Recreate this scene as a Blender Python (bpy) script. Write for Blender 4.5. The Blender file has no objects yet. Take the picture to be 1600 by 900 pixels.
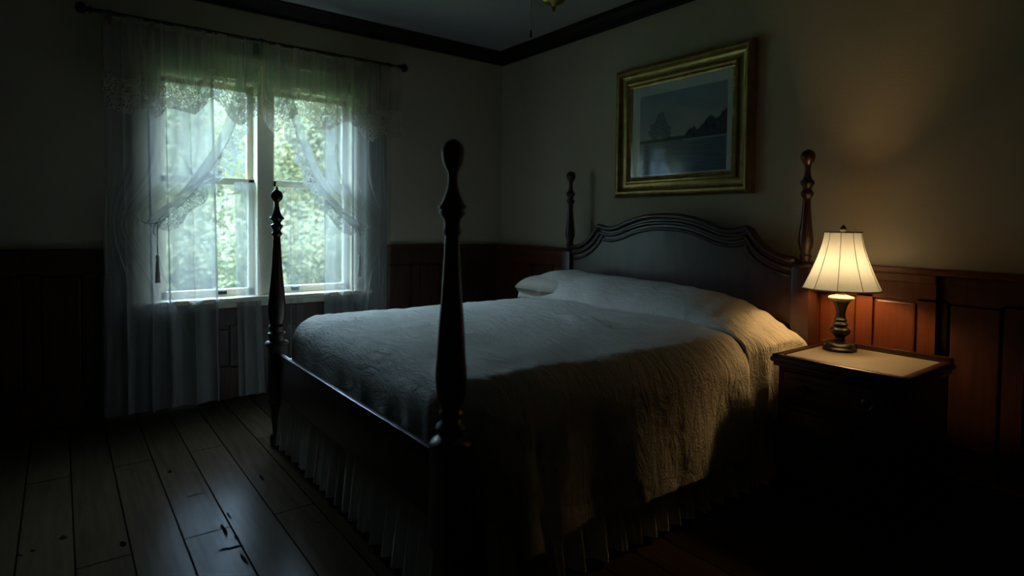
import bpy, bmesh, math, random
import numpy as np
from mathutils import Vector, Matrix, noise

random.seed(7)
rng = np.random.RandomState(11)
scene = bpy.context.scene
COL = scene.collection
PI = math.pi

# ---------------------------------------------------------------- materials
def new_mat(name):
    m = bpy.data.materials.new(name); m.use_nodes = True
    nt = m.node_tree
    for n in list(nt.nodes): nt.nodes.remove(n)
    return m, nt, nt.nodes, nt.links

def principled(name, color, rough=0.5, metallic=0.0, coat=0.0, spec=0.5,
               var=0.0, var_scale=4.0, stretch=(1, 1, 1), bump=0.0, bump_scale=40.0,
               color2=None, sheen=0.0, coat_rough=0.15, bump_dist=0.01, rough_var=0.0):
    m, nt, N, L = new_mat(name)
    out = N.new('ShaderNodeOutputMaterial'); b = N.new('ShaderNodeBsdfPrincipled')
    L.new(b.outputs[0], out.inputs[0])
    b.inputs['Base Color'].default_value = (*color, 1)
    b.inputs['Roughness'].default_value = rough
    b.inputs['Metallic'].default_value = metallic
    b.inputs['Coat Weight'].default_value = coat
    b.inputs['Coat Roughness'].default_value = coat_rough
    b.inputs['Specular IOR Level'].default_value = spec
    b.inputs['Sheen Weight'].default_value = sheen
    tc = N.new('ShaderNodeTexCoord'); mp = N.new('ShaderNodeMapping')
    mp.inputs['Scale'].default_value = stretch
    L.new(tc.outputs['Object'], mp.inputs[0])
    if var > 0 or color2:
        nz = N.new('ShaderNodeTexNoise'); nz.inputs['Scale'].default_value = var_scale
        nz.inputs['Detail'].default_value = 6
        L.new(mp.outputs[0], nz.inputs['Vector'])
        cr = N.new('ShaderNodeValToRGB')
        c2 = color2 or tuple(c * (1 - var) for c in color)
        cr.color_ramp.elements[0].position = 0.32; cr.color_ramp.elements[0].color = (*c2, 1)
        cr.color_ramp.elements[1].position = 0.68; cr.color_ramp.elements[1].color = (*color, 1)
        L.new(nz.outputs[0], cr.inputs[0]); L.new(cr.outputs[0], b.inputs['Base Color'])
        if rough_var > 0:
            mr = N.new('ShaderNodeMapRange')
            mr.inputs['To Min'].default_value = rough - rough_var; mr.inputs['To Max'].default_value = rough + rough_var
            L.new(nz.outputs[0], mr.inputs[0]); L.new(mr.outputs[0], b.inputs['Roughness'])
    if bump > 0:
        nb = N.new('ShaderNodeTexNoise'); nb.inputs['Scale'].default_value = bump_scale
        nb.inputs['Detail'].default_value = 5
        L.new(mp.outputs[0], nb.inputs['Vector'])
        bp = N.new('ShaderNodeBump'); bp.inputs['Strength'].default_value = bump
        bp.inputs['Distance'].default_value = bump_dist
        L.new(nb.outputs[0], bp.inputs['Height']); L.new(bp.outputs[0], b.inputs['Normal'])
    return m

M = {}
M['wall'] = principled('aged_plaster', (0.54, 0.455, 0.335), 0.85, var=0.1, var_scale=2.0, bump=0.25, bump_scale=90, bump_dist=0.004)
M['wall_dim'] = principled('unseen_wall_darkened', (0.07, 0.06, 0.05), 0.9, var=0.1, var_scale=2.0)  # unseen walls, colour darkened to cut the light they bounce back
M['ceiling'] = principled('ceiling_plaster', (0.36, 0.365, 0.36), 0.9, var=0.06, var_scale=1.5)
M['crown'] = principled('crown_wood', (0.022, 0.011, 0.008), 0.6, spec=0.25, var=0.5, stretch=(8, 8, 40))
M['wainscot'] = principled('wainscot_wood', (0.125, 0.029, 0.007), 0.42, coat=0.25, coat_rough=0.3, spec=0.3,
                           color2=(0.085, 0.020, 0.006), var_scale=5, stretch=(9, 9, 0.9), bump=0.08, bump_scale=30)
M['wainscot_shaded'] = principled('wainscot_wood_shaded', (0.075, 0.026, 0.013), 0.5, coat=0.12, coat_rough=0.3, spec=0.3,
                           color2=(0.045, 0.015, 0.008), var_scale=5, stretch=(9, 9, 0.9), bump=0.08, bump_scale=30)  # same panelling wood, shade put into the colour where the lamp leaves it dark
M['bedwood'] = principled('dark_mahogany', (0.060, 0.018, 0.008), 0.42, coat=0.4, coat_rough=0.22, spec=0.45,
                          color2=(0.026, 0.008, 0.005), var_scale=6, stretch=(3, 3, 0.6))
M['nightwood'] = principled('nightstand_wood', (0.042, 0.012, 0.005), 0.36, coat=0.25, coat_rough=0.12, spec=0.35,
                            color2=(0.024, 0.007, 0.003), var_scale=6, stretch=(0.8, 8, 8))
M['stone'] = principled('cream_stone', (0.50, 0.43, 0.30), 0.5, var=0.12, var_scale=9)
M['brass'] = principled('old_brass', (0.45, 0.33, 0.10), 0.3, metallic=1.0, var=0.4, var_scale=12)
M['bronze'] = principled('dark_bronze', (0.055, 0.050, 0.036), 0.32, metallic=0.75, color2=(0.03, 0.028, 0.022), var_scale=14)
M['gold'] = principled('gilt', (0.50, 0.34, 0.13), 0.36, metallic=0.85, color2=(0.30, 0.20, 0.07), var_scale=18, bump=0.1, bump_scale=60)
M['iron'] = principled('black_iron', (0.012, 0.012, 0.013), 0.45, metallic=0.6, var=0.3)
M['white_paint'] = principled('window_paint', (0.72, 0.64, 0.47), 0.45, var=0.08, var_scale=3)
M['mat_board'] = principled('mat_board', (0.80, 0.82, 0.80), 0.8, var=0.04)
M['skirt'] = principled('skirt_cotton', (0.74, 0.71, 0.64), 0.9, var=0.08, var_scale=5, bump=0.1, bump_scale=120, bump_dist=0.002)
M['pillow'] = principled('pillow_cotton', (0.55, 0.47, 0.36), 0.9, var=0.1, var_scale=5, bump=0.2, bump_scale=60, bump_dist=0.004)
M['rib'] = principled('shade_rib', (0.42, 0.34, 0.20), 0.8, var=0.1)
M['bark'] = principled('bark', (0.09, 0.07, 0.05), 0.9, var=0.4, var_scale=8)
M['grass'] = principled('lawn', (0.10, 0.20, 0.05), 0.95, color2=(0.05, 0.12, 0.03), var_scale=3)

def coverlet_mat():
    m, nt, N, L = new_mat('crinkled_coverlet')
    out = N.new('ShaderNodeOutputMaterial'); b = N.new('ShaderNodeBsdfPrincipled')
    L.new(b.outputs[0], out.inputs[0])
    b.inputs['Roughness'].default_value = 0.92
    b.inputs['Sheen Weight'].default_value = 0.12
    b.inputs['Specular IOR Level'].default_value = 0.2
    tc = N.new('ShaderNodeTexCoord')
    nz = N.new('ShaderNodeTexNoise'); nz.inputs['Scale'].default_value = 6
    L.new(tc.outputs['UV'], nz.inputs['Vector'])
    cr = N.new('ShaderNodeValToRGB')
    cr.color_ramp.elements[0].position = 0.3; cr.color_ramp.elements[0].color = (0.575, 0.53, 0.445, 1)
    cr.color_ramp.elements[1].position = 0.7; cr.color_ramp.elements[1].color = (0.665, 0.615, 0.525, 1)
    L.new(nz.outputs[0], cr.inputs[0]); L.new(cr.outputs[0], b.inputs['Base Color'])
    mp = N.new('ShaderNodeMapping'); mp.inputs['Scale'].default_value = (0.55, 1.5, 1)
    L.new(tc.outputs['UV'], mp.inputs[0])
    n1 = N.new('ShaderNodeTexNoise'); n1.inputs['Scale'].default_value = 11; n1.inputs['Detail'].default_value = 8
    n1.inputs['Roughness'].default_value = 0.62; n1.inputs['Distortion'].default_value = 1.6
    L.new(mp.outputs[0], n1.inputs['Vector'])
    v1 = N.new('ShaderNodeTexVoronoi'); v1.inputs['Scale'].default_value = 120
    L.new(tc.outputs['UV'], v1.inputs['Vector'])
    ad = N.new('ShaderNodeMath'); ad.operation = 'MULTIPLY_ADD'; ad.inputs[1].default_value = 0.10
    L.new(v1.outputs['Distance'], ad.inputs[0]); L.new(n1.outputs[0], ad.inputs[2])
    bp = N.new('ShaderNodeBump'); bp.inputs['Strength'].default_value = 0.85; bp.inputs['Distance'].default_value = 0.026
    L.new(ad.outputs[0], bp.inputs['Height']); L.new(bp.outputs[0], b.inputs['Normal'])
    return m
M['coverlet'] = coverlet_mat()

def sheer_mat(name, color, base_op, edge_op, lace=False, lace_band=0.19, lace_scale=60, hem=0.0):
    """thin gauze: part of the light goes straight through, part is scattered by the threads"""
    m, nt, N, L = new_mat(name)
    out = N.new('ShaderNodeOutputMaterial')
    tr = N.new('ShaderNodeBsdfTransparent')
    df = N.new('ShaderNodeBsdfDiffuse'); df.inputs[0].default_value = (*color, 1)
    tl = N.new('ShaderNodeBsdfTranslucent'); tl.inputs[0].default_value = (*color, 1)
    mx = N.new('ShaderNodeMixShader'); mx.inputs[0].default_value = 0.30
    L.new(df.outputs[0], mx.inputs[1]); L.new(tl.outputs[0], mx.inputs[2])
    lw = N.new('ShaderNodeLayerWeight'); lw.inputs[0].default_value = 0.35
    mr = N.new('ShaderNodeMapRange')
    mr.inputs['To Min'].default_value = base_op; mr.inputs['To Max'].default_value = edge_op
    L.new(lw.outputs['Facing'], mr.inputs[0])
    op = mr.outputs[0]
    # thread unevenness
    tc = N.new('ShaderNodeTexCoord')
    mp = N.new('ShaderNodeMapping'); mp.inputs['Scale'].default_value = (13, 0.8, 1)
    L.new(tc.outputs['UV'], mp.inputs[0])
    nz = N.new('ShaderNodeTexNoise'); nz.inputs['Scale'].default_value = 1.0; nz.inputs['Detail'].default_value = 3
    L.new(mp.outputs[0], nz.inputs['Vector'])
    nm = N.new('ShaderNodeMapRange'); nm.inputs['From Min'].default_value = 0.3; nm.inputs['From Max'].default_value = 0.7
    nm.inputs['To Min'].default_value = 0.85; nm.inputs['To Max'].default_value = 1.15
    L.new(nz.outputs[0], nm.inputs[0])
    mu = N.new('ShaderNodeMath'); mu.operation = 'MULTIPLY'; mu.use_clamp = True
    L.new(op, mu.inputs[0]); L.new(nm.outputs[0], mu.inputs[1]); op = mu.outputs[0]
    if hem:
        # the hem band along the inner edge is folded double
        sh = N.new('ShaderNodeSeparateXYZ'); L.new(tc.outputs['UV'], sh.inputs[0])
        hm = N.new('ShaderNodeMapRange'); hm.inputs['From Min'].default_value = hem; hm.inputs['From Max'].default_value = hem - .008
        hm.inputs['To Min'].default_value = 0.0; hm.inputs['To Max'].default_value = 0.42
        L.new(sh.outputs[0], hm.inputs[0])
        ha = N.new('ShaderNodeMath'); ha.operation = 'ADD'; ha.use_clamp = True
        L.new(op, ha.inputs[0]); L.new(hm.outputs[0], ha.inputs[1]); op = ha.outputs[0]
    if lace:
        sx = N.new('ShaderNodeSeparateXYZ'); L.new(tc.outputs['UV'], sx.inputs[0])
        # v = distance above the hem in metres
        band = N.new('ShaderNodeMapRange'); band.inputs['From Min'].default_value = lace_band
        band.inputs['From Max'].default_value = lace_band - 0.012
        L.new(sx.outputs[1], band.inputs[0])
        vo = N.new('ShaderNodeTexVoronoi'); vo.feature = 'DISTANCE_TO_EDGE'; vo.inputs['Scale'].default_value = lace_scale
        n2 = N.new('ShaderNodeTexNoise'); n2.inputs['Scale'].default_value = 22; n2.inputs['Detail'].default_value = 2
        L.new(tc.outputs['UV'], n2.inputs['Vector'])
        va = N.new('ShaderNodeVectorMath'); va.operation = 'MULTIPLY_ADD'
        va.inputs[1].default_value = (0.03, 0.03, 0)
        L.new(n2.outputs['Color'], va.inputs[0]); L.new(tc.outputs['UV'], va.inputs[2])
        L.new(va.outputs[0], vo.inputs['Vector'])
        th = N.new('ShaderNodeMapRange'); th.inputs['From Min'].default_value = 0.10; th.inputs['From Max'].default_value = 0.16
        th.inputs['To Min'].default_value = 0.72; th.inputs['To Max'].default_value = 0.12
        L.new(vo.outputs['Distance'], th.inputs[0])
        n3 = N.new('ShaderNodeTexNoise'); n3.inputs['Scale'].default_value = 16; n3.inputs['Detail'].default_value = 1
        L.new(tc.outputs['UV'], n3.inputs['Vector'])
        t3 = N.new('ShaderNodeMapRange'); t3.inputs['From Min'].default_value = 0.52; t3.inputs['From Max'].default_value = 0.58
        L.new(n3.outputs[0], t3.inputs[0])
        mxl = N.new('ShaderNodeMath'); mxl.operation = 'MAXIMUM'
        ms = N.new('ShaderNodeMath'); ms.operation = 'MULTIPLY'; ms.inputs[1].default_value = 0.6
        L.new(t3.outputs[0], ms.inputs[0])
        L.new(th.outputs[0], mxl.inputs[0]); L.new(ms.outputs[0], mxl.inputs[1])
        mf = N.new('ShaderNodeMix'); mf.data_type = 'FLOAT'
        L.new(band.outputs[0], mf.inputs[0]); L.new(op, mf.inputs[2]); L.new(mxl.outputs[0], mf.inputs[3])
        op = mf.outputs[0]
    fm = N.new('ShaderNodeMixShader')
    L.new(op, fm.inputs[0]); L.new(tr.outputs[0], fm.inputs[1]); L.new(mx.outputs[0], fm.inputs[2])
    L.new(fm.outputs[0], out.inputs[0])
    return m
CLOTH = (0.44, 0.43, 0.41)
M['sheer'] = sheer_mat('sheer_voile', CLOTH, 0.52, 0.98)
M['swag'] = sheer_mat('sheer_swag', CLOTH, 0.20, 0.90, hem=0.055)
M['gauze'] = sheer_mat('fine_gauze', CLOTH, 0.14, 0.75)
M['valance'] = sheer_mat('lace_valance', (0.56, 0.44, 0.36), 0.38, 0.95, lace=True)
M['lace'] = sheer_mat('lace_edging', CLOTH, 0.5, 0.9, lace=True, lace_band=5.0, lace_scale=70)

def glass_mat(name, refl=1.0, rough=0.0):
    m, nt, N, L = new_mat(name)
    out = N.new('ShaderNodeOutputMaterial')
    tr = N.new('ShaderNodeBsdfTransparent'); gl = N.new('ShaderNodeBsdfGlossy'); gl.inputs['Roughness'].default_value = rough
    fr = N.new('ShaderNodeFresnel'); fr.inputs[0].default_value = 1.5
    mu = N.new('ShaderNodeMath'); mu.operation = 'MULTIPLY'; mu.inputs[1].default_value = refl
    ge = N.new('ShaderNodeNewGeometry'); fb = N.new('ShaderNodeMath'); fb.operation = 'SUBTRACT'; fb.inputs[0].default_value = 1.0
    L.new(ge.outputs['Backfacing'], fb.inputs[1])
    m0 = N.new('ShaderNodeMath'); m0.operation = 'MULTIPLY'
    L.new(fr.outputs[0], m0.inputs[0]); L.new(fb.outputs[0], m0.inputs[1]); L.new(m0.outputs[0], mu.inputs[0])
    mx = N.new('ShaderNodeMixShader')
    L.new(mu.outputs[0], mx.inputs[0]); L.new(tr.outputs[0], mx.inputs[1]); L.new(gl.outputs[0], mx.inputs[2])
    L.new(mx.outputs[0], out.inputs[0])
    return m
M['glass'] = glass_mat('window_glass')
M['picture_glass'] = glass_mat('picture_glass', 2.2, 0.03)

def shade_mat():
    m, nt, N, L = new_mat('lamp_shade_linen')
    out = N.new('ShaderNodeOutputMaterial')
    df = N.new('ShaderNodeBsdfDiffuse'); df.inputs[0].default_value = (0.84, 0.82, 0.76, 1)
    tl = N.new('ShaderNodeBsdfTranslucent'); tl.inputs[0].default_value = (0.155, 0.18, 0.21, 1)
    tc = N.new('ShaderNodeTexCoord'); nz = N.new('ShaderNodeTexNoise'); nz.inputs['Scale'].default_value = 60
    L.new(tc.outputs['Object'], nz.inputs['Vector'])
    mr = N.new('ShaderNodeMapRange'); mr.inputs['To Min'].default_value = 0.42; mr.inputs['To Max'].default_value = 0.52
    L.new(nz.outputs[0], mr.inputs[0])
    mx = N.new('ShaderNodeMixShader')
    L.new(mr.outputs[0], mx.inputs[0]); L.new(df.outputs[0], mx.inputs[1]); L.new(tl.outputs[0], mx.inputs[2])
    L.new(mx.outputs[0], out.inputs[0])
    return m
M['shade'] = shade_mat()

BULB = 186.0
def emit_mat(name, color, strength):
    m, nt, N, L = new_mat(name)
    out = N.new('ShaderNodeOutputMaterial'); e = N.new('ShaderNodeEmission')
    e.inputs[0].default_value = (*color, 1); e.inputs[1].default_value = strength
    L.new(e.outputs[0], out.inputs[0]); return m
M['bulb'] = emit_mat('lit_bulb', (1.0, 0.61, 0.25), BULB)

def floor_mat():
    m, nt, N, L = new_mat('worn_floor_boards')
    out = N.new('ShaderNodeOutputMaterial'); b = N.new('ShaderNodeBsdfPrincipled'); L.new(b.outputs[0], out.inputs[0])
    tc = N.new('ShaderNodeTexCoord')
    br = N.new('ShaderNodeTexBrick')
    mp = N.new('ShaderNodeMapping'); mp.inputs['Location'].default_value = (0.62, 2.42 + 0.30, 0)
    L.new(tc.outputs['Object'], mp.inputs[0]); L.new(mp.outputs[0], br.inputs['Vector'])
    br.inputs['Scale'].default_value = 1.0
    br.inputs['Brick Width'].default_value = 2.3; br.inputs['Row Height'].default_value = 0.15
    br.inputs['Mortar Size'].default_value = 0.0035; br.inputs['Mortar Smooth'].default_value = 0.4
    br.inputs['Color1'].default_value = (0.040, 0.026, 0.015, 1); br.inputs['Color2'].default_value = (0.058, 0.038, 0.023, 1)
    br.inputs['Mortar'].default_value = (0.004, 0.003, 0.002, 1)
    br.offset = 0.37
    g = N.new('ShaderNodeTexNoise'); g.inputs['Scale'].default_value = 3; g.inputs['Detail'].default_value = 7
    mg = N.new('ShaderNodeMapping'); mg.inputs['Scale'].default_value = (1.2, 14, 1)
    L.new(tc.outputs['Object'], mg.inputs[0]); L.new(mg.outputs[0], g.inputs['Vector'])
    gr = N.new('ShaderNodeMapRange'); gr.inputs['To Min'].default_value = 0.5; gr.inputs['To Max'].default_value = 1.35
    L.new(g.outputs[0], gr.inputs[0])
    mu = N.new('ShaderNodeMix'); mu.data_type = 'RGBA'; mu.blend_type = 'MULTIPLY'; mu.inputs[0].default_value = 1
    L.new(br.outputs['Color'], mu.inputs[6]); L.new(gr.outputs[0], mu.inputs[7])
    # knots and gouges
    kn = N.new('ShaderNodeTexVoronoi'); kn.inputs['Scale'].default_value = 3.4
    mk = N.new('ShaderNodeMapping'); mk.inputs['Scale'].default_value = (1, 2.0, 1)
    L.new(tc.outputs['Object'], mk.inputs[0])
    kz = N.new('ShaderNodeTexNoise'); kz.inputs['Scale'].default_value = 18
    L.new(tc.outputs['Object'], kz.inputs['Vector'])
    kv = N.new('ShaderNodeVectorMath'); kv.operation = 'MULTIPLY_ADD'; kv.inputs[1].default_value = (0.12, 0.12, 0)
    L.new(kz.outputs['Color'], kv.inputs[0]); L.new(mk.outputs[0], kv.inputs[2]); L.new(kv.outputs[0], kn.inputs['Vector'])
    kr = N.new('ShaderNodeMapRange'); kr.inputs['From Min'].default_value = 0.03; kr.inputs['From Max'].default_value = 0.065
    kr.inputs['To Min'].default_value = 0.12; kr.inputs['To Max'].default_value = 1
    L.new(kn.outputs['Distance'], kr.inputs[0])
    # separate gouges and burns worn into the boards: (x, y, half length along x, half width along y)
    mask = kr.outputs[0]
    for gx, gy, ga, gb in ((1.72, -2.437, .055, .006), (1.86, -2.445, .010, .045), (1.80, -2.415, .022, .006), (1.95, -2.425, .040, .006), (1.36, -2.47, .008, .040), (1.62, -2.40, .035, .004),
                           (1.05, -2.52, .022, .010), (1.34, -2.215, .040, .006), (1.62, -2.73, .018, .010)):
        mg2 = N.new('ShaderNodeMapping'); mg2.inputs['Location'].default_value = (-gx / ga, -gy / gb, 0); mg2.inputs['Scale'].default_value = (1 / ga, 1 / gb, 0)
        wv = N.new('ShaderNodeVectorMath'); wv.operation = 'MULTIPLY_ADD'; wv.inputs[1].default_value = (.05, .016, 0)
        L.new(kz.outputs['Color'], wv.inputs[0]); L.new(tc.outputs['Object'], wv.inputs[2]); L.new(wv.outputs[0], mg2.inputs[0])
        lg = N.new('ShaderNodeVectorMath'); lg.operation = 'LENGTH'; L.new(mg2.outputs[0], lg.inputs[0])
        rg = N.new('ShaderNodeMapRange'); rg.inputs['From Min'].default_value = .7; rg.inputs['From Max'].default_value = 1.1
        rg.inputs['To Min'].default_value = .10; L.new(lg.outputs['Value'], rg.inputs[0])
        mn = N.new('ShaderNodeMath'); mn.operation = 'MINIMUM'; L.new(mask, mn.inputs[0]); L.new(rg.outputs[0], mn.inputs[1]); mask = mn.outputs[0]
    m2 = N.new('ShaderNodeMix'); m2.data_type = 'RGBA'; m2.blend_type = 'MULTIPLY'; m2.inputs[0].default_value = 1
    L.new(mu.outputs[2], m2.inputs[6]); L.new(mask, m2.inputs[7])
    L.new(m2.outputs[2], b.inputs['Base Color'])
    rr = N.new('ShaderNodeMapRange'); rr.inputs['To Min'].default_value = 0.17; rr.inputs['To Max'].default_value = 0.27
    L.new(g.outputs[0], rr.inputs[0])
    rk = N.new('ShaderNodeMix'); rk.data_type = 'FLOAT'; rk.inputs[2].default_value = 0.8
    inv0 = N.new('ShaderNodeMath'); inv0.operation = 'SUBTRACT'; inv0.inputs[0].default_value = 1.0; L.new(br.outputs['Fac'], inv0.inputs[1])
    mk2 = N.new('ShaderNodeMath'); mk2.operation = 'MINIMUM'; L.new(inv0.outputs[0], mk2.inputs[0]); L.new(mask, mk2.inputs[1])
    L.new(mk2.outputs[0], rk.inputs[0]); L.new(rr.outputs[0], rk.inputs[3])
    L.new(rk.outputs[0], b.inputs['Roughness'])
    sm = N.new('ShaderNodeMath'); sm.operation = 'MULTIPLY'; sm.inputs[1].default_value = 0.0075
    L.new(mk2.outputs[0], sm.inputs[0]); L.new(sm.outputs[0], b.inputs['Specular IOR Level'])
    inv = N.new('ShaderNodeMath'); inv.operation = 'SUBTRACT'; inv.inputs[0].default_value = 1.0
    L.new(br.outputs['Fac'], inv.inputs[1])
    hs = N.new('ShaderNodeMath'); hs.operation = 'MULTIPLY_ADD'; hs.inputs[1].default_value = 0.10
    L.new(g.outputs[0], hs.inputs[0]); L.new(inv.outputs[0], hs.inputs[2])
    hk = N.new('ShaderNodeMath'); hk.operation = 'MULTIPLY_ADD'; hk.inputs[1].default_value = 0.3
    L.new(mask, hk.inputs[0]); L.new(hs.outputs[0], hk.inputs[2])
    bp = N.new('ShaderNodeBump'); bp.inputs['Strength'].default_value = 0.22; bp.inputs['Distance'].default_value = 0.004
    L.new(hk.outputs[0], bp.inputs['Height']); L.new(bp.outputs[0], b.inputs['Normal'])
    b.inputs['Specular IOR Level'].default_value = 0.016
    return m
M['floor'] = floor_mat()

def leaf_mat(name, c1, c2):
    m, nt, N, L = new_mat(name)
    out = N.new('ShaderNodeOutputMaterial')
    df = N.new('ShaderNodeBsdfDiffuse'); tl = N.new('ShaderNodeBsdfTranslucent')
    oi = N.new('ShaderNodeTexCoord'); nz = N.new('ShaderNodeTexNoise'); nz.inputs['Scale'].default_value = 1.3; nz.inputs['Detail'].default_value = 5
    L.new(oi.outputs['Object'], nz.inputs['Vector'])
    cr = N.new('ShaderNodeValToRGB')
    cr.color_ramp.elements[0].position = 0.35; cr.color_ramp.elements[0].color = (*c1, 1)
    cr.color_ramp.elements[1].position = 0.65; cr.color_ramp.elements[1].color = (*c2, 1)
    L.new(nz.outputs[0], cr.inputs[0]); L.new(cr.outputs[0], df.inputs[0]); L.new(cr.outputs[0], tl.inputs[0])
    mx = N.new('ShaderNodeMixShader'); mx.inputs[0].default_value = 0.4
    L.new(df.outputs[0], mx.inputs[1]); L.new(tl.outputs[0], mx.inputs[2]); L.new(mx.outputs[0], out.inputs[0])
    return m
M['leaf'] = leaf_mat('pale_leaf', (0.35, 0.38, 0.24), (0.49, 0.50, 0.33))
M['leaf_dark'] = leaf_mat('deep_leaf', (0.29, 0.31, 0.20), (0.41, 0.42, 0.28))

# ---------------------------------------------------------------- object helpers
def link(name, me, mat=None, parent=None, smooth=False):
    o = bpy.data.objects.new(name, me); COL.objects.link(o)
    if mat is not None and not me.materials: me.materials.append(mat)
    if smooth:
        for p in me.polygons: p.use_smooth = True
    if parent is not None: o.parent = parent
    return o

def thing(name, label, cat, loc=(0, 0, 0), rotz=0.0, group=None):
    o = bpy.data.objects.new(name, None); COL.objects.link(o)
    o.location = loc; o.rotation_euler = (0, 0, rotz)
    o.empty_display_size = 0.1
    o['label'] = label; o['category'] = cat
    if group: o['group'] = group
    return o

def tag(o, label, cat, group=None):
    o['label'] = label; o['category'] = cat
    if group: o['group'] = group
    return o

def struct(o):
    o['kind'] = 'structure'; return o

class MB:
    """collects shapes into one mesh"""
    def __init__(s): s.v = []; s.f = []
    def add(s, vs, fs):
        k = len(s.v); s.v += [tuple(p) for p in vs]; s.f += [tuple(i + k for i in f) for f in fs]; return s
    def box(s, x0, x1, y0, y1, z0, z1, bev=0.0):
        if bev <= 0:
            vs = [(x, y, z) for x in (x0, x1) for y in (y0, y1) for z in (z0, z1)]
            fs = [(0, 1, 3, 2), (4, 6, 7, 5), (0, 4, 5, 1), (2, 3, 7, 6), (0, 2, 6, 4), (1, 5, 7, 3)]
            return s.add(vs, fs)
        bm = bmesh.new(); bmesh.ops.create_cube(bm, size=1)
        for v in bm.verts:
            v.co = Vector(((x0 + x1) / 2 + v.co.x * (x1 - x0), (y0 + y1) / 2 + v.co.y * (y1 - y0), (z0 + z1) / 2 + v.co.z * (z1 - z0)))
        bmesh.ops.bevel(bm, geom=list(bm.edges), offset=bev, segments=2, profile=0.6, affect='EDGES')
        bm.verts.index_update()
        vs = [v.co.copy() for v in bm.verts]; fs = [[v.index for v in f.verts] for f in bm.faces]
        bm.free(); return s.add(vs, fs)
    def lathe(s, prof, c=(0, 0, 0), n=32, axis='z', capped=True):
        vs = []; fs = []
        for (z, r) in prof:
            for k in range(n):
                a = 2 * PI * k / n
                p = (r * math.cos(a), r * math.sin(a), z)
                if axis == 'y': p = (p[0], p[2], p[1])
                elif axis == 'x': p = (p[2], p[0], p[1])
                vs.append((c[0] + p[0], c[1] + p[1], c[2] + p[2]))
        m = len(prof)
        for i in range(m - 1):
            for k in range(n):
                fs.append((i * n + k, i * n + (k + 1) % n, (i + 1) * n + (k + 1) % n, (i + 1) * n + k))
        if capped:
            fs.append(tuple(range(n))[::-1]); fs.append(tuple((m - 1) * n + k for k in range(n)))
        return s.add(vs, fs)
    def tube(s, pts, r, n=8):
        pts = [Vector(p) for p in pts]; rs = r if isinstance(r, (list, tuple)) else [r] * len(pts)
        vs = []; fs = []; prev = None
        for i, p in enumerate(pts):
            t = (pts[min(i + 1, len(pts) - 1)] - pts[max(i - 1, 0)]).normalized()
            ref = prev if prev is not None else (Vector((0, 0, 1)) if abs(t.z) < 0.9 else Vector((1, 0, 0)))
            a = (ref - t * ref.dot(t)).normalized(); b = t.cross(a); prev = a
            for k in range(n):
                q = 2 * PI * k / n
                vs.append(p + (a * math.cos(q) + b * math.sin(q)) * rs[i])
        for i in range(len(pts) - 1):
            for k in range(n):
                fs.append((i * n + k, i * n + (k + 1) % n, (i + 1) * n + (k + 1) % n, (i + 1) * n + k))
        fs.append(tuple(range(n))[::-1]); fs.append(tuple((len(pts) - 1) * n + k for k in range(n)))
        return s.add(vs, fs)
    def sweep(s, path, prof, closed=False):
        """extrude a list of profiles (one per path point): path of functions"""
        return s
    def mesh(s, name):
        me = bpy.data.meshes.new(name); me.from_pydata([tuple(v) for v in s.v], [], s.f)
        bm = bmesh.new(); bm.from_mesh(me); bmesh.ops.recalc_face_normals(bm, faces=bm.faces); bm.to_mesh(me); bm.free()
        me.update(); return me
    def build(s, name, mat, parent=None, smooth=False, autos=None):
        o = link(name, s.mesh(name), mat, parent, smooth or autos is not None)
        if autos is not None:
            try: o.data.set_sharp_from_angle(angle=math.radians(autos))
            except Exception: pass
        return o

def grid_obj(name, P, UV, mat, parent=None, thick=0.0, sub=0, offset=-1.0):
    """P[i][j] points -> sheet with a UV map in metres"""
    P = np.asarray(P, float); nu, nv = P.shape[:2]
    UV = np.asarray(UV, float)
    idx = np.arange(nu * nv).reshape(nu, nv)
    fs = np.stack([idx[:-1, :-1], idx[1:, :-1], idx[1:, 1:], idx[:-1, 1:]], -1).reshape(-1, 4)
    me = bpy.data.meshes.new(name); me.from_pydata(P.reshape(-1, 3).tolist(), [], fs.tolist())
    uvl = me.uv_layers.new(name='UVMap')
    li = np.empty(len(me.loops), np.int32); me.loops.foreach_get('vertex_index', li)
    uvl.data.foreach_set('uv', UV.reshape(-1, 2)[li].astype(np.float32).ravel())
    me.update()
    o = link(name, me, mat, parent, True)
    if thick > 0:
        md = o.modifiers.new('cloth_thickness', 'SOLIDIFY'); md.thickness = thick; md.offset = offset
    if sub:
        md = o.modifiers.new('smooth', 'SUBSURF'); md.levels = sub; md.render_levels = sub
    return o

def interp(pts, x):
    xs = [p[0] for p in pts]; ys = [p[1] for p in pts]
    if xs[0] > xs[-1]: xs = xs[::-1]; ys = ys[::-1]
    return np.interp(x, xs, ys)

def smooth_interp(pts, x):
    """cosine interpolation"""
    pts = sorted(pts)
    for a, b in zip(pts, pts[1:]):
        if x <= b[0]:
            t = min(max((x - a[0]) / (b[0] - a[0]), 0), 1); t = (1 - math.cos(PI * t)) / 2
            return a[1] + (b[1] - a[1]) * t
    return pts[-1][1]

def sstep(a, b, x):
    t = min(max((x - a) / (b - a), 0.0), 1.0); return t * t * (3 - 2 * t)

def nz3(x, y, z=0.0): return noise.noise(Vector((x, y, z)))

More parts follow.
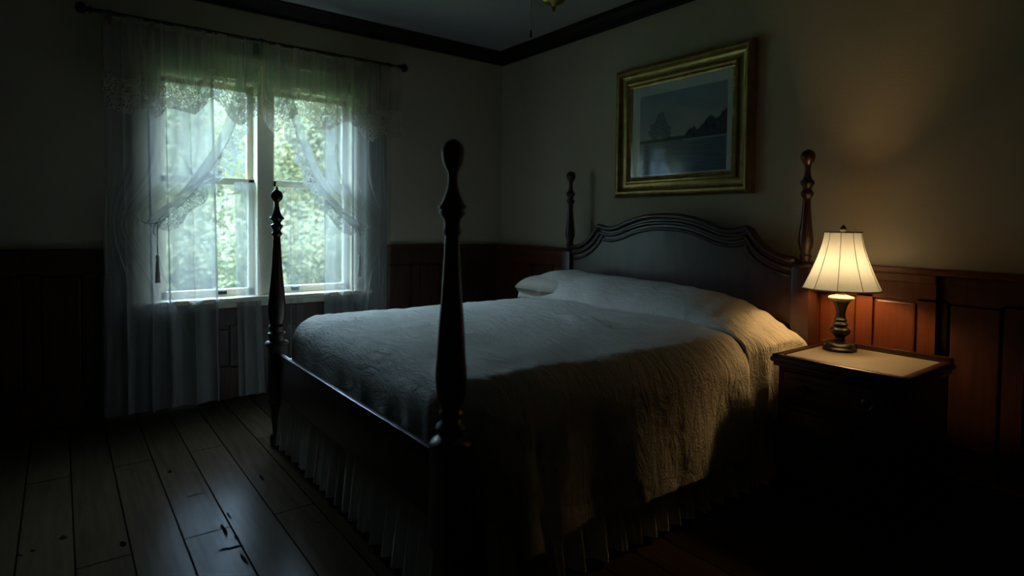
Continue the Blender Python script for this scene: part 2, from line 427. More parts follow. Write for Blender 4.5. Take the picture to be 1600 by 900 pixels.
# ---------------------------------------------------------------- the room shell
RX1, RY0, H = 4.7, -4.7, 2.478
WY0, WY1, WZ0, WZ1 = -2.455, -1.265, 0.615, 1.965       # window opening in the left wall
struct(MB().box(-0.18, RX1 + .18, RY0 - .18, 0.18, -0.12, 0.0).build('floor', M['floor']))
struct(MB().box(-0.18, RX1 + .18, RY0 - .18, 0.18, H, H + 0.12).build('ceiling', M['ceiling']))
wl = MB()
wl.box(-0.18, 0, RY0, WY0, 0, H).box(-0.18, 0, WY1, 0, 0, H).box(-0.18, 0, WY0, WY1, 0, WZ0).box(-0.18, 0, WY0, WY1, WZ1, H)
wall_left = struct(wl.build('wall_left', M['wall']))
wall_back = struct(MB().box(-0.18, RX1 + .18, 0, 0.18, 0, H).build('wall_back', M['wall']))
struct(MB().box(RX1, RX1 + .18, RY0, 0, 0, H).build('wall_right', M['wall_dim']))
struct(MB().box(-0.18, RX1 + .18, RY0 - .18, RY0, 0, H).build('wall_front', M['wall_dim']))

def crown(axis, a, b):
    """wooden crown moulding running along a wall; profile (out, z)"""
    prof = [(0.0, 2.392), (0.016, 2.392), (0.020, 2.402), (0.018, 2.410), (0.030, 2.416), (0.048, 2.428), (0.062, 2.446),
            (0.070, 2.458), (0.082, 2.462), (0.090, 2.468), (0.090, H), (0.0, H)]
    m = MB(); n = len(prof)
    vs = []
    for t in (a, b):
        for (o, z) in prof:
            vs.append((o, t, z) if axis == 'y' else (t, -o, z))
    fs = [(i, (i + 1) % n, n + (i + 1) % n, n + i) for i in range(n)] + [tuple(range(n)), tuple(range(n, 2 * n))[::-1]]
    return m.add(vs, fs)
struct(crown('y', RY0, 0).build('trim_1', M['crown']))
struct(crown('x', 0, RX1).build('trim_2', M['crown']))

# wainscot: backing, rails, stiles with raised panels, chair rail on top
ZR = 0.937
def wainscot(parent, axis, a, b, pitch, start, skip=None, lift=0.0, mat='wainscot_shaded', label=None):
    W = MB()
    def bx(t0, t1, o0, o1, z0, z1, bev=0.0):
        if t1 <= t0: return
        o1 += lift
        if axis == 'x': W.box(t0, t1, -o1, -o0, z0, z1, bev)
        else: W.box(o0, o1, t0, t1, z0, z1, bev)
    spans = [(a, b)] if not skip else [(a, skip[0]), (skip[1], b)]
    for (s0, s1) in spans:
        bx(s0, s1, 0, 0.008, 0.0, 0.86)
        bx(s0, s1, 0, 0.024, 0.80, 0.875)                       # top rail
        bx(s0, s1, 0, 0.024, 0.10, 0.20)                        # bottom rail
        bx(s0, s1, 0, 0.028, 0.872, 0.912, 0.006)               # chair rail body
        bx(s0, s1, 0, 0.020, 0.862, 0.876, 0.004)
        k0 = math.floor((s0 - start) / pitch) - 1; k1 = math.ceil((s1 - start) / pitch) + 1
        for k in range(k0, k1 + 1):
            c = start + k * pitch
            t0, t1 = max(c - 0.032, s0), min(c + 0.032, s1)
            if t1 > t0: bx(t0, t1, 0, 0.024, 0.19, 0.81)
            p0, p1 = max(c + 0.032, s0), min(c + pitch - 0.032, s1)
            if p1 - p0 > 0.05:
                # raised field with a groove round it
                bx(p0 + 0.010, p1 - 0.010, 0, 0.020, 0.210, 0.790, 0.007)
    w = W.build('wainscot', M[mat], parent)
    if label: w['label'] = label
    return w
wainscot(wall_back, 'x', 0.0, 3.088, 0.238, 2.818, lift=0.026, mat='wainscot', label='reddish panelling behind the bed and nightstand')
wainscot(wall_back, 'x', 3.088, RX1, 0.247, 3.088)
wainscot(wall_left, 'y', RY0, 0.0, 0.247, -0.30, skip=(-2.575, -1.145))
# wainscot continuing below the window
U = MB()
U.box(0, 0.008, -2.575, -1.145, 0, 0.56).box(0, 0.024, -2.575, -1.145, 0.47, 0.558).box(0, 0.024, -2.575, -1.145, 0.10, 0.20)
for c in (-2.54, -2.29, -2.04, -1.79, -1.54, -1.29):
    U.box(0, 0.024, c - 0.03, c + 0.03, 0.19, 0.45)
    if c < -1.3: U.box(0, 0.020, c + 0.042, c + 0.208, 0.21, 0.43, 0.006)
U.build('under_window_panel', M['wainscot_shaded'], wall_left)
def cap(axis, a, b):
    m = MB()
    if axis == 'x': m.box(a, b, -0.066, 0, 0.910, ZR, 0.008)
    else: m.box(0, 0.046, a, b, 0.910, ZR, 0.008)
    return m
cap('x', 0, RX1).build('chair_rail', M['wainscot'], wall_back)
cc = cap('y', RY0, -2.575); cc.box(0, 0.046, -1.145, 0, 0.910, ZR, 0.008)
cc.build('chair_rail', M['wainscot_shaded'], wall_left)
b1 = MB().box(0, 0.030, RY0, 0, 0, 0.11, 0.006); struct(b1.build('baseboard_left', M['wainscot_shaded']))
b2 = MB().box(0, RX1, -0.058, 0, 0, 0.11, 0.006); struct(b2.build('baseboard_back', M['wainscot_shaded']))

# ---------------------------------------------------------------- windows
cas = MB()
cas.box(0, 0.022, -2.575, WY0 + .005, 0.60, 2.075, 0.004).box(0, 0.022, WY1 - .005, -1.145, 0.60, 2.075, 0.004)
cas.box(0, 0.024, -2.59, -1.13, WZ1 - .005, 2.085, 0.004)
cas.box(0, 0.034, -2.60, -1.12, 2.083, 2.105, 0.005)
cas.box(-0.17, 0.020, -1.912, -1.812, WZ0, WZ1, 0.004)       # mullion
cas.box(-0.18, 0, WY0, WY0 + .02, WZ0, WZ1).box(-0.18, 0, WY1 - .02, WY1, WZ0, WZ1).box(-0.18, 0, WY0, WY1, WZ1 - .02, WZ1)
frame = struct(cas.build('trim_3', M['white_paint']))
sl = MB(); sl.box(-0.18, 0.065, -2.60, -1.12, 0.600, 0.628, 0.006).box(0, 0.018, -2.57, -1.15, 0.562, 0.600, 0.004)
struct(sl.build('trim_4', M['white_paint']))
def window(n, y0, y1, lift_y):
    up = MB(); xo0, xo1 = -0.125, -0.090
    s = 0.034
    up.box(xo0, xo1, y0, y0 + s, 1.33, 1.945).box(xo0, xo1, y1 - s, y1, 1.33, 1.945)
    up.box(xo0, xo1, y0, y1, 1.915, 1.945).box(xo0, xo1, y0, y1, 1.325, 1.362)
    w = struct(up.build('window_%d' % n, M['white_paint']))
    lo = MB(); xi0, xi1 = -0.085, -0.050
    lo.box(xi0, xi1, y0, y0 + s, 0.63, 1.36).box(xi0, xi1, y1 - s, y1, 0.63, 1.36)
    lo.box(xi0, xi1, y0, y1, 0.63, 0.672).box(xi0, xi1, y0, y1, 1.322, 1.364, 0.003)
    l = lo.build('lower_sash', M['white_paint'], w)
    MB().box(-0.109, -0.105, y0 + s - .004, y1 - s + .004, 1.358, 1.919).build('upper_pane', M['glass'], w)
    MB().box(-0.069, -0.065, y0 + s - .004, y1 - s + .004, 0.668, 1.326).build('pane', M['glass'], l)
    lf = MB(); lf.box(-0.052, -0.030, lift_y - .022, lift_y + .022, 0.655, 0.668, 0.003); lf.box(-0.052, -0.046, lift_y - .026, lift_y + .026, 0.640, 0.670, 0.002)
    lf.build('sash_lift', M['iron'], l)
    lk = MB(); yc = (y0 + y1) / 2; lk.box(-0.075, -0.045, yc - .03, yc + .03, 1.364, 1.376, 0.003); lk.lathe([(0, .012), (.012, .010)], (-0.06, yc, 1.376), 12)
    lk.build('sash_lock', M['iron'], l)
    return w
window(1, WY0 + .02, -1.912, -2.10)
window(2, -1.812, WY1 - .02, -1.655)

# ---------------------------------------------------------------- curtain rod
rod = thing('curtain_rod', 'dark metal curtain rod with ball finials above the sheer curtains', 'curtain rod', (0.13, -1.88, 2.19))
MB().lathe([(-0.89, .011), (0.885, .011)], n=16, axis='y').build('rod', M['iron'], rod, autos=40)
for sgn in (-1, 1):
    f = MB().lathe([(sgn * q, r) for q, r in ((0.875, .013), (0.882, .020), (0.888, .020), (0.893, .012), (0.900, .013), (0.908, .024), (0.920, .030), (0.934, .028), (0.945, .018), (0.950, .004))], n=20, axis='y')
    f.build('finial', M['iron'], rod, autos=40)
for yy in (-0.80, -0.035, 0.80):
    b = MB()
    b.box(-0.129, -0.119, yy - .018, yy + .018, -0.075, 0.02, 0.002)
    b.tube([(-0.122, yy, -0.045), (-0.05, yy, -0.040), (-0.01, yy, -0.024), (0, yy, -0.012)], 0.007)
    b.lathe([(-0.012, .017), (0.012, .017)], (0, yy, 0), 14, 'y')
    b.build('bracket', M['iron'], rod, autos=40)

# ---------------------------------------------------------------- curtains
def panel(name, label, cat, yl, yr, ztop, zbot, x0, nfold, amp, mat, seed, group=None, nu=140, nv=60, hem=None, thick=0, sfold=0.0):
    """a hanging sheer; yl, yr, x0 are functions of t (0 top - 1 bottom)"""
    P = []; UV = []
    r = random.Random(seed); ph = [r.uniform(0, 6.28) for _ in range(6)]
    for i in range(nu):
        u = i / (nu - 1); row = []; ruv = []
        for j in range(nv):
            t = j / (nv - 1)
            y = yl(t) + (yr(t) - yl(t)) * (u + 0.012 * math.sin(6.28 * nfold * u + ph[3]))
            uu = u + 0.035 * math.sin(2 * PI * u * 1.7 + ph[0])
            a = amp * (0.55 + 0.45 * t)
            w = math.sin(2 * PI * nfold * uu + ph[1] + 0.5 * math.sin(2.2 * t + ph[2])) * 0.6
            w += 0.3 * math.sin(2 * PI * nfold * 2.13 * uu + ph[4] - 0.8 * t)
            w += 0.35 * nz3(u * nfold * 1.1 + seed, t * 1.5, 3.1)
            x = x0(t) + a * w
            if sfold:
                y += sfold * math.cos(2 * PI * nfold * uu + ph[1] + 0.5 * math.sin(2.2 * t + ph[2])) * (.75 + .35 * nz3(u * nfold * .8 + seed, t, 7))
            zb = zbot if hem is None else hem(y)
            z = ztop + (zb - ztop) * t
            row.append((x, y, z)); ruv.append((y, z - zb))
        P.append(row); UV.append(ruv)
    o = grid_obj(name, P, UV, mat)
    tag(o, label, cat, group); return o
cst = lambda v: (lambda t: v)
panel('sheer_curtain', 'plain floor-length sheer curtain hanging straight on the left window edge', 'curtain',
      cst(-2.70), lambda t: -2.165 + 0.035 * t, 2.168, 0.012, cst(0.074), 5, 0.026, M['sheer'], 3, sfold=.026, nu=260)
panel('sheer_curtain', 'plain floor-length sheer curtain hanging straight behind the bed at the right window edge', 'curtain',
      lambda t: -1.50 - .005 * t, cst(-1.065), 2.168, 0.012, cst(0.074), 5, 0.024, M['sheer'], 8, sfold=.022, nu=260)
panel('sheer_curtain', 'narrow floor-length sheer strip hanging under the left meeting rail beside the centre mullion', 'curtain',
      lambda t: -2.045 + .02 * t, lambda t: -1.925 + 0.05 * t, 1.335, 0.012, cst(0.050), 2, 0.012, M['sheer'], 5, nu=100, sfold=.012)
panel('sheer_curtain', 'narrow sheer strip hanging behind the far bed post below the right window', 'curtain',
      lambda t: -1.745 + .01 * t, cst(-1.635), 1.335, 0.012, cst(0.050), 2.5, 0.010, M['gauze'], 6, nu=60)
panel('half_curtain', 'gauzy half curtain over the lower pane of the left window', 'curtain',
      cst(-2.40), cst(-1.945), 1.318, 0.665, cst(0.012), 9, 0.006, M['gauze'], 12)
panel('half_curtain', 'gauzy half curtain over the lower pane of the right window', 'curtain',
      cst(-1.785), cst(-1.30), 1.318, 0.665, cst(0.012), 10, 0.006, M['gauze'], 14)

HEM_L = [(-2.73, 1.69), (-2.60, 1.660), (-2.53, 1.70), (-2.475, 1.655), (-2.41, 1.715), (-2.29, 1.70), (-2.19, 1.79), (-2.05, 1.665), (-1.935, 1.735)]
HEM_R = [(-1.935, 1.735), (-1.855, 1.64), (-1.75, 1.735), (-1.70, 1.765), (-1.53, 1.685), (-1.38, 1.76), (-1.22, 1.64), (-1.15, 1.69), (-0.99, 1.69)]
panel('lace_valance', 'lace-edged valance with scalloped hem on the left half of the rod', 'valance', cst(-2.72), cst(-1.929), 2.180, 1.7,
      lambda t: 0.163 + 0.004 * t, 9, 0.012, M['valance'], 21, nu=220, nv=44, hem=lambda y: smooth_interp(HEM_L, y))
panel('lace_valance', 'lace-edged valance with scalloped hem on the right half of the rod', 'valance', cst(-1.927), cst(-0.995), 2.180, 1.7,
      lambda t: 0.163 + 0.004 * t, 10, 0.012, M['valance'], 27, nu=220, nv=44, hem=lambda y: smooth_interp(HEM_R, y))

def swag(label, edge, outer, tie_z, tail_in, seed, sign):
    """curtain drawn aside to a tieback; edge = [(z, y)] of its inner edge"""
    P = []; UV = []; nu, nv = 110, 110
    r = random.Random(seed); ph = [r.uniform(0, 6.28) for _ in range(5)]
    zs = np.linspace(2.168, 0.012, nv)
    epts = sorted([(z, y) for z, y in edge])
    def yin(z):
        if z >= tie_z: return smooth_lin(epts, z)
        t = (tie_z - z) / tie_z
        return epts[0][1] + (tail_in - epts[0][1]) * sstep(0, 0.9, t)
    def smooth_lin(p, z): return float(np.interp(z, [q[0] for q in p], [q[1] for q in p]))
    for i in range(nu):
        u = i / (nu - 1); row = []; ruv = []
        for j, z in enumerate(zs):
            yi = np.mean([yin(min(max(z + d, 0.012), 2.185)) for d in (-.06, -.03, 0, .03, .06)])
            y = outer + (yi - outer) * u
            squeeze = abs(yi - outer) / abs(epts[-1][1] - outer)
            nf = 7
            # folds hang straight down, only close to the tieback do they draw together
            k = math.exp(-((z - tie_z) / .22) ** 2)
            q = (y * (1 - k) + (outer + (epts[-1][1] - outer) * u) * k) / 0.105
            w = math.sin(2 * PI * q + ph[1] + .8 * math.sin(q * .7 + ph[0])) * .6 + .35 * math.sin(2 * PI * 1.9 * q + ph[2])
            a = 0.009 + 0.010 * (1 - squeeze)
            # the cloth sags a little towards the inner edge above the tieback
            zz = z - (0.05 * u * u * sstep(2.1, tie_z, z) if z > tie_z else 0.05 * u * u * sstep(0, tie_z, z))
            row.append((0.126 + a * w + 0.010 * u, y, max(zz, .010))); ruv.append((abs(y - yi) * .85 + .08 * sstep(tie_z, tie_z - .12, z), z))
        P.append(row); UV.append(ruv)
    o = grid_obj('tied_back_curtain', P, UV, M['swag']); tag(o, label, 'curtain', None)
    # lace edging along the inner edge, down past the tieback
    LP = []; LU = []; n = 90
    zs2 = np.linspace(2.10, tie_z - 0.02, n); w = 0.085
    for j, z in enumerate(zs2):
        z0 = z; yi = np.mean([yin(z0 + d) for d in (-.04, 0, .04)])
        yu = yin(min(z0 + .05, 2.18)); yd = yin(z0 - .05)
        tv = Vector((0, yd - yu, -.10)).normalized(); nv_ = Vector((0, -tv.z, tv.y)) * (1 if sign > 0 else -1)
        if nv_.y * sign < 0: nv_ = -nv_
        row = []; ruv = []
        zb = z0 - 0.05 * sstep(2.1, tie_z, z0)
        for k in range(6):
            q = k / 5
            rf = 0.006 * math.sin(j * 1.1) * q
            p = Vector((0.142 + rf, yi, zb)) + nv_ * (w * q * (0.85 + .15 * math.sin(j * 0.55)) - .006)
            row.append(tuple(p)); ruv.append((j * 0.016, q * w))
        LP.append(row); LU.append(ruv)
    l = grid_obj('lace_trim', LP, LU, M['lace'], o)
    yt = yin(tie_z); wall_y = outer
    tb = MB(); hy = yt - .075 * sign
    pts = [(0.012, hy, tie_z + .01), (0.075, hy - .004 * sign, tie_z - .01), (0.140, hy + .01 * sign, tie_z - .035), (0.162, yt - .025 * sign, tie_z - .045), (0.158, yt + .012 * sign, tie_z - .035),
           (0.125, yt + .028 * sign, tie_z - .025), (0.085, yt + .018 * sign, tie_z - .015), (0.040, hy + .02 * sign, tie_z + .005)]
    tb.tube(pts, 0.003, 8)
    tie = tb.build('tieback', M['skirt'], o, smooth=True)
    ts = MB(); ty = yt + .005 * sign
    ts.tube([(0.160, ty, tie_z - .035), (0.162, ty, tie_z - .12), (0.162, ty, tie_z - .22)], .003, 6)
    ts.lathe([(tie_z - .37, .013), (tie_z - .30, .011), (tie_z - .255, .009), (tie_z - .245, .006), (tie_z - .235, .010), (tie_z - .222, .009), (tie_z - .214, .003)], (0.162, ty, 0), 14)
    ts.build('tassel', M['skirt'], tie, smooth=True)
    return o
swag('sheer curtain with lace trim swept left from the rod centre to its tieback',
     [(2.185, -1.975), (1.90, -2.005), (1.72, -2.05), (1.553, -2.119), (1.33, -2.26), (1.19, -2.385), (1.12, -2.475)], -2.705, 1.12, -2.27, 31, 1)
swag('sheer curtain with lace trim swept right from the rod centre behind the far bed post',
     [(2.185, -1.875), (1.883, -1.785), (1.70, -1.72), (1.55, -1.66), (1.30, -1.540), (1.16, -1.40), (1.10, -1.29)], -1.05, 1.10, -1.33, 37, -1)

# ---------------------------------------------------------------- four-poster bed
bed = thing('four_poster_bed', 'dark mahogany four-poster bed with turned posts and arched headboard', 'bed', (1.785, -1.09, 0))
BX, BY = 1.785, -1.09
def post(name, prof, x, y, half, z0, z1, foot, mat=M['bedwood'], label=None):
    m = MB()
    m.lathe(prof, (x - BX, y - BY, 0), 36)
    m.box(x - BX - half, x - BX + half, y - BY - half, y - BY + half, z0, z1, 0.006)
    if foot: m.lathe(foot, (x - BX, y - BY, 0), 28)
    o = m.build(name, mat, bed, autos=35)
    if label: o['label'] = label
    return o
FOOT = [(0.0, .026), (.012, .031), (.035, .033), (.055, .029), (.064, .020), (.075, .0185), (.09, .021), (.13, .025), (.19, .031), (.215, .034), (.222, .030)]
P_RIGHT = [(.495, .052), (.503, .057), (.511, .053), (.518, .042), (.525, .034), (.532, .033), (.538, .037), (.546, .042), (.554, .038), (.561, .029), (.570, .026),
           (.578, .029), (.585, .033), (.592, .030), (.598, .027), (.610, .030), (.625, .0355), (.650, .040), (.683, .0425), (.71, .0415), (.733, .0395), (.78, .0365),
           (.837, .0335), (.90, .0285), (.967, .0245), (1.02, .0215), (1.062, .0195), (1.066, .0195), (1.069, .023), (1.077, .025), (1.084, .0235), (1.09, .0215), (1.10, .0215), (1.108, .0225),
           (1.116, .027), (1.122, .033), (1.128, .0355), (1.133, .035), (1.136, .033), (1.140, .037), (1.144, .0385), (1.149, .036), (1.153, .031), (1.165, .0255), (1.18, .0195), (1.197, .0145), (1.215, .0125),
           (1.232, .013), (1.240, .0155), (1.250, .0215), (1.264, .0275), (1.281, .0305), (1.298, .0295), (1.312, .0235), (1.321, .014), (1.326, .003)]
P_LEFT = [(.495, .052), (.503, .056), (.511, .052), (.518, .040), (.525, .038), (.530, .036), (.538, .036), (.546, .041), (.554, .041), (.561, .033), (.570, .031),
          (.578, .034), (.587, .038), (.593, .034), (.600, .031), (.615, .035), (.640, .0395), (.68, .0415), (.73, .038), (.804, .031), (.88, .0245), (.97, .0196), (1.015, .0170), (1.026, .0165), (1.029, .020),
          (1.035, .025), (1.041, .0255), (1.046, .021), (1.052, .0185), (1.056, .019), (1.064, .023), (1.074, .0285), (1.079, .029), (1.083, .025), (1.088, .0185), (1.094, .018), (1.102, .024), (1.110, .033), (1.114, .035),
          (1.118, .032), (1.124, .026), (1.135, .020), (1.150, .0145), (1.170, .0110), (1.188, .0100), (1.194, .0135), (1.200, .0205), (1.210, .0265), (1.221, .0285), (1.232, .0265), (1.242, .0205), (1.248, .013), (1.253, .0065), (1.262, .004), (1.270, .002)]
P_HEAD = [(.915, .042), (.924, .044), (.932, .040), (.938, .028), (.945, .022), (.955, .021), (.962, .0245), (.968, .0255), (.974, .022), (.98, .020), (.99, .022), (1.003, .027), (1.02, .0315), (1.039, .0330), (1.06, .0315),
          (1.097, .0275), (1.14, .0230), (1.177, .0200), (1.215, .0180), (1.236, .0170), (1.242, .0195), (1.250, .0255), (1.260, .0275), (1.268, .0255), (1.275, .0195), (1.283, .0185), (1.292, .022), (1.302, .0290), (1.310, .0310),
          (1.318, .0285), (1.326, .020), (1.338, .0155), (1.352, .0130), (1.372, .0120), (1.390, .0135), (1.397, .0175), (1.406, .0245), (1.418, .0300), (1.431, .0315), (1.444, .0295), (1.455, .022), (1.462, .011), (1.465, .003)]
XL, XR, YF, YH = 0.968, 2.588, -2.06, -0.13
post('foot_post', P_RIGHT, XR, YF, 0.043, .21, .497, FOOT, label='near foot post with an egg-shaped finial')
post('foot_post', P_LEFT, XL, YF, 0.040, .21, .497, FOOT, label='far foot post in front of the window with a round spiked finial')
post('head_post', P_HEAD, XL + .012, YH, 0.043, .20, .917, FOOT)
post('head_post', P_HEAD, XR, YH, 0.043, .20, .917, FOOT)
fr = MB(); fr.box(XL - BX + .03, XR - BX - .03, YF - BY - .018, YF - BY + .006, .265, .466, .007)
fr.build('footboard', M['bedwood'], bed, autos=40)
for sx in (XL, XR):
    s = MB(); dx = 0.05 if sx == XL else -0.05
    s.box(sx - BX + dx - .012, sx - BX + dx + .012, YF - BY + .045, YH - BY - .045, .25, .43, .004)
    s.build('side_rail', M['bedwood'], bed)
# headboard: half outline (distance from centre, z)
HB = [(0, 1.163), (.08, 1.161), (.14, 1.155), (.20, 1.143), (.26, 1.126), (.32, 1.105), (.365, 1.090), (.41, 1.083), (.45, 1.085), (.49, 1.094), (.515, 1.099), (.528, 1.094), (.545, 1.072),
      (.565, 1.046), (.59, 1.020), (.62, .997), (.66, .975), (.70, .961), (.765, .950)]
def hb_outline(off):
    """outline offset inwards by off (normal offset of the top curve)"""
    pts = [(-a, z) for a, z in HB[::-1]] + HB[1:]
    res = []
    for i, (a, z) in enumerate(pts):
        a0, z0 = pts[max(i - 1, 0)]; a1, z1 = pts[min(i + 1, len(pts) - 1)]
        t = Vector((a1 - a0, z1 - z0)).normalized(); n = Vector((t.y, -t.x))
        res.append((a + n.x * off, z + n.y * off))
    lim = 0.765
    # keep it monotone in a
    out = []
    for a, z in res:
        a = max(-lim, min(lim, a))
        if out and a <= out[-1][0] + 1e-4: a = out[-1][0] + 1e-4
        out.append((a, z))
    return out
hbm = MB()
def hb_slab(off, y_front, y_back, zb=.42):
    o = hb_outline(off); n = len(o)
    vs = []
    for y in (y_front, y_back):
        for a, z in o: vs.append((a, y - BY, z))
        for a, z in o: vs.append((a, y - BY, zb))
    fs = []
    for i in range(n - 1):
        fs.append((i, i + 1, n + i + 1, n + i)); fs.append((2 * n + i, 3 * n + i, 3 * n + i + 1, 2 * n + i + 1))
        fs.append((i, 2 * n + i, 2 * n + i + 1, i + 1)); fs.append((n + i, n + i + 1, 3 * n + i + 1, 3 * n + i))
    fs.append((0, n, 3 * n, 2 * n)); fs.append((n - 1, 2 * n + n - 1, 3 * n + n - 1, n + n - 1))
    hbm.add(vs, fs)
hb_slab(0.0, -.150, -.105)
hb_slab(0.062, -.142, -.104)
headboard = hbm.build('headboard', M['bedwood'], bed)
def moulding(off, r, y):
    o = hb_outline(off); m = MB(); m.tube([(a, y - BY, z) for a, z in o], r, 10); return m
mm = moulding(0.006, .017, -.150)
mm.build('moulding', M['bedwood'], bed, smooth=True)
mm = moulding(0.045, .012, -.152); mm.build('moulding', M['bedwood'], bed, smooth=True)
mm = moulding(0.080, .011, -.148); mm.build('moulding', M['bedwood'], bed, smooth=True)

# ---------------------------------------------------------------- bedding
X0, X1, Y0, Y1 = 0.995, 2.600, -2.040, -0.42       # coverlet's block in plan
ZT = 0.645; RAD = 0.12
def fold(e, r=RAD):
    """e = arc length past the start of the rounded edge -> (horizontal, drop)"""
    if e <= 0: return e, 0.0
    q = r * PI / 2
    if e < q: return r * math.sin(e / r), r * (1 - math.cos(e / r))
    return r, r + e - q
def coverlet():
    P = []; UV = []
    side = 0.56; foot = 0.40; left = 0.42
    W = X1 - X0 - 2 * RAD; L = Y1 - Y0 - RAD
    ar = np.concatenate([np.linspace(-left, 0, 22)[:-1], np.linspace(0, W, 84)[:-1], np.linspace(W, W + side, 52)])
    br = np.concatenate([np.linspace(-foot, 0, 34)[:-1], np.linspace(0, L, 104)])
    for a in ar:
        row = []; ruv = []
        for b in br:
            if a > W: hx, dx = fold(a - W); x = X0 + RAD + W + hx
            elif a < 0: hx, dx = fold(-a); x = X0 + RAD - hx
            else: hx, dx = 0, 0; x = X0 + RAD + a
            if b < 0: hy, dy = fold(-b); y = Y0 + RAD - hy
            else: hy, dy = 0, 0; y = Y0 + RAD + b
            u = a / W; v = b / L
            crown = 0.030 * (1 - (2 * min(max(u, 0), 1) - 1) ** 2) * sstep(-.05, .25, v)
            crown += 0.012 * nz3(a * 2.1, b * 2.1, 5) + 0.006 * nz3(a * 6, b * 5, 9)
            crown += 0.0035 * nz3(a * 16, b * 22, 2) + 0.002 * nz3(a * 40, b * 55, 4)
            # a rumple in the middle of the bed
            d2 = ((a - 0.93) / .14) ** 2 + ((b - .88) / .05) ** 2
            crown += 0.022 * math.exp(-d2) * (0.6 + 0.8 * abs(math.sin(b * 60 + a * 18)))
            z = ZT + crown
            if b < RAD:       # the corners of the mattress are rounded in plan, clear of the posts
                k = sstep(RAD, -.05, b)
                y += .062 * k * (sstep(2.42, 2.55, x) + sstep(1.14, 1.03, x))
            if a > W and b < 0:
                w = sstep(0.02, 0.28, dx)
                z = z - dx - dy * (1 - w) - dy * w * 0.42
                y = y + w * dy * 0.50 + 0.16 * w * dx
                x = x + w * (0.012 + 0.05 * dy)
            else:
                z = z - dx - dy
            if a > W:
                k = sstep(0.05, .45, dx)
                hd = sstep(L, L - .40, b)
                x += hd * (k * (0.018 * math.sin(b * 9.5 + 1.0) + 0.012 * math.sin(b * 23 + 2 * math.sin(b * 4)) + 0.014 * nz3(b * 9, a * 2, 7)) + .034 * sstep(0.05, .6, dx))
                x += .024 * sstep(.03, .15, dx) * sstep(1.32, 1.27, b)
                x += 0.005 * nz3(b * 26, a * 7, 1) + 0.003 * nz3(b * 50, a * 40, 8)
                if b < .02: x += 0.0
            if a < 0:
                k = sstep(0.05, .4, dx); x -= k * 0.02 * math.sin(b * 11)
            if b < 0 and 0 <= a <= W:
                k = sstep(0.04, .25, dy)
                y += k * (0.004 * math.sin(a * 31 + 2 * math.sin(a * 5)) + 0.005 * nz3(a * 18, b * 3, 3))
            row.append((x, y, max(z, .018))); ruv.append((a, b))
        P.append(row); UV.append(ruv)
    o = grid_obj('coverlet', P, UV, M['coverlet'], thick=0.006, offset=-1)
    tag(o, 'crinkled cream coverlet spread over the bed and hanging down its lamp side', 'coverlet')
    return o
coverlet()

# bolster cover over the pillows, falling down beside the nightstand
RIDGE = [(0.98, .70), (1.06, .775), (1.16, .812), (1.26, .822), (1.45, .812), (1.6, .806), (1.95, .802), (2.12, .795), (2.25, .782), (2.36, .757), (2.45, .718), (2.52, .676), (2.57, .64), (2.60, .61), (2.615, .58)]
def sham():
    P = []; UV = []
    n1 = 110; n2 = 34; nv = 56
    rows = [(x, 0.0) for x in np.linspace(1.03, 2.60, n1)] + [(2.60, d) for d in np.linspace(0.012, 0.36, n2)]
    for (x, drop) in rows:
        row = []; ruv = []
        zr = smooth_interp(RIDGE, x)
        for j in range(nv):
            t = j / (nv - 1)                       # 0 = tuck at the front, 1 = at the headboard
            y = -0.625 + 0.445 * t
            y += -0.012 * math.sin(x * 5.2) * (1 - t)
            prof = (math.sin(PI * min(t / 1.25, 1.0) ** 0.80)) ** 0.62 if t > 0 else 0
            ed = min(max((x - 2.48) / .12, 0), 1)
            base = 0.652 - .12 * (1 - math.sqrt(max(1 - ed * ed, 0))) - 0.012 * sstep(1.15, 1.0, x)
            base = min(base, zr)
            z = base + (zr - base) * prof
            if t > .75: z -= 0.03 * ((t - .75) / .25) ** 2
            z += 0.010 * nz3(x * 4, t * 3, 2) + 0.004 * nz3(x * 14, t * 7, 6) + .002 * nz3(x * 36, t * 14, 6)
            z -= .006 * max(0, math.sin(x * 21 + 3 * math.sin(t * 4))) * prof * (1 - t)
            xx = x
            if drop > 0 or x > 2.55:
                k = sstep(0, .2, drop)
                xx = x + (0.012 + .030 * sstep(0, .25, t)) * sstep(2.53, 2.60, x) + k * (0.010 * sstep(0, .2, t) * math.sin(t * 13) + .006 * math.sin(t * 29 + 1)) 
                z = z - drop
                y = y + .03 * k * (t - .5)
            row.append((xx, y, z)); ruv.append((x + drop, y))
        P.append(row); UV.append(ruv)
    o = grid_obj('pillow_cover', P, UV, M['coverlet'], thick=0.006, offset=-1)
    tag(o, 'cream crinkled cover drawn over the pillows below the headboard, hanging beside the nightstand', 'pillow cover')
    return o
sham()

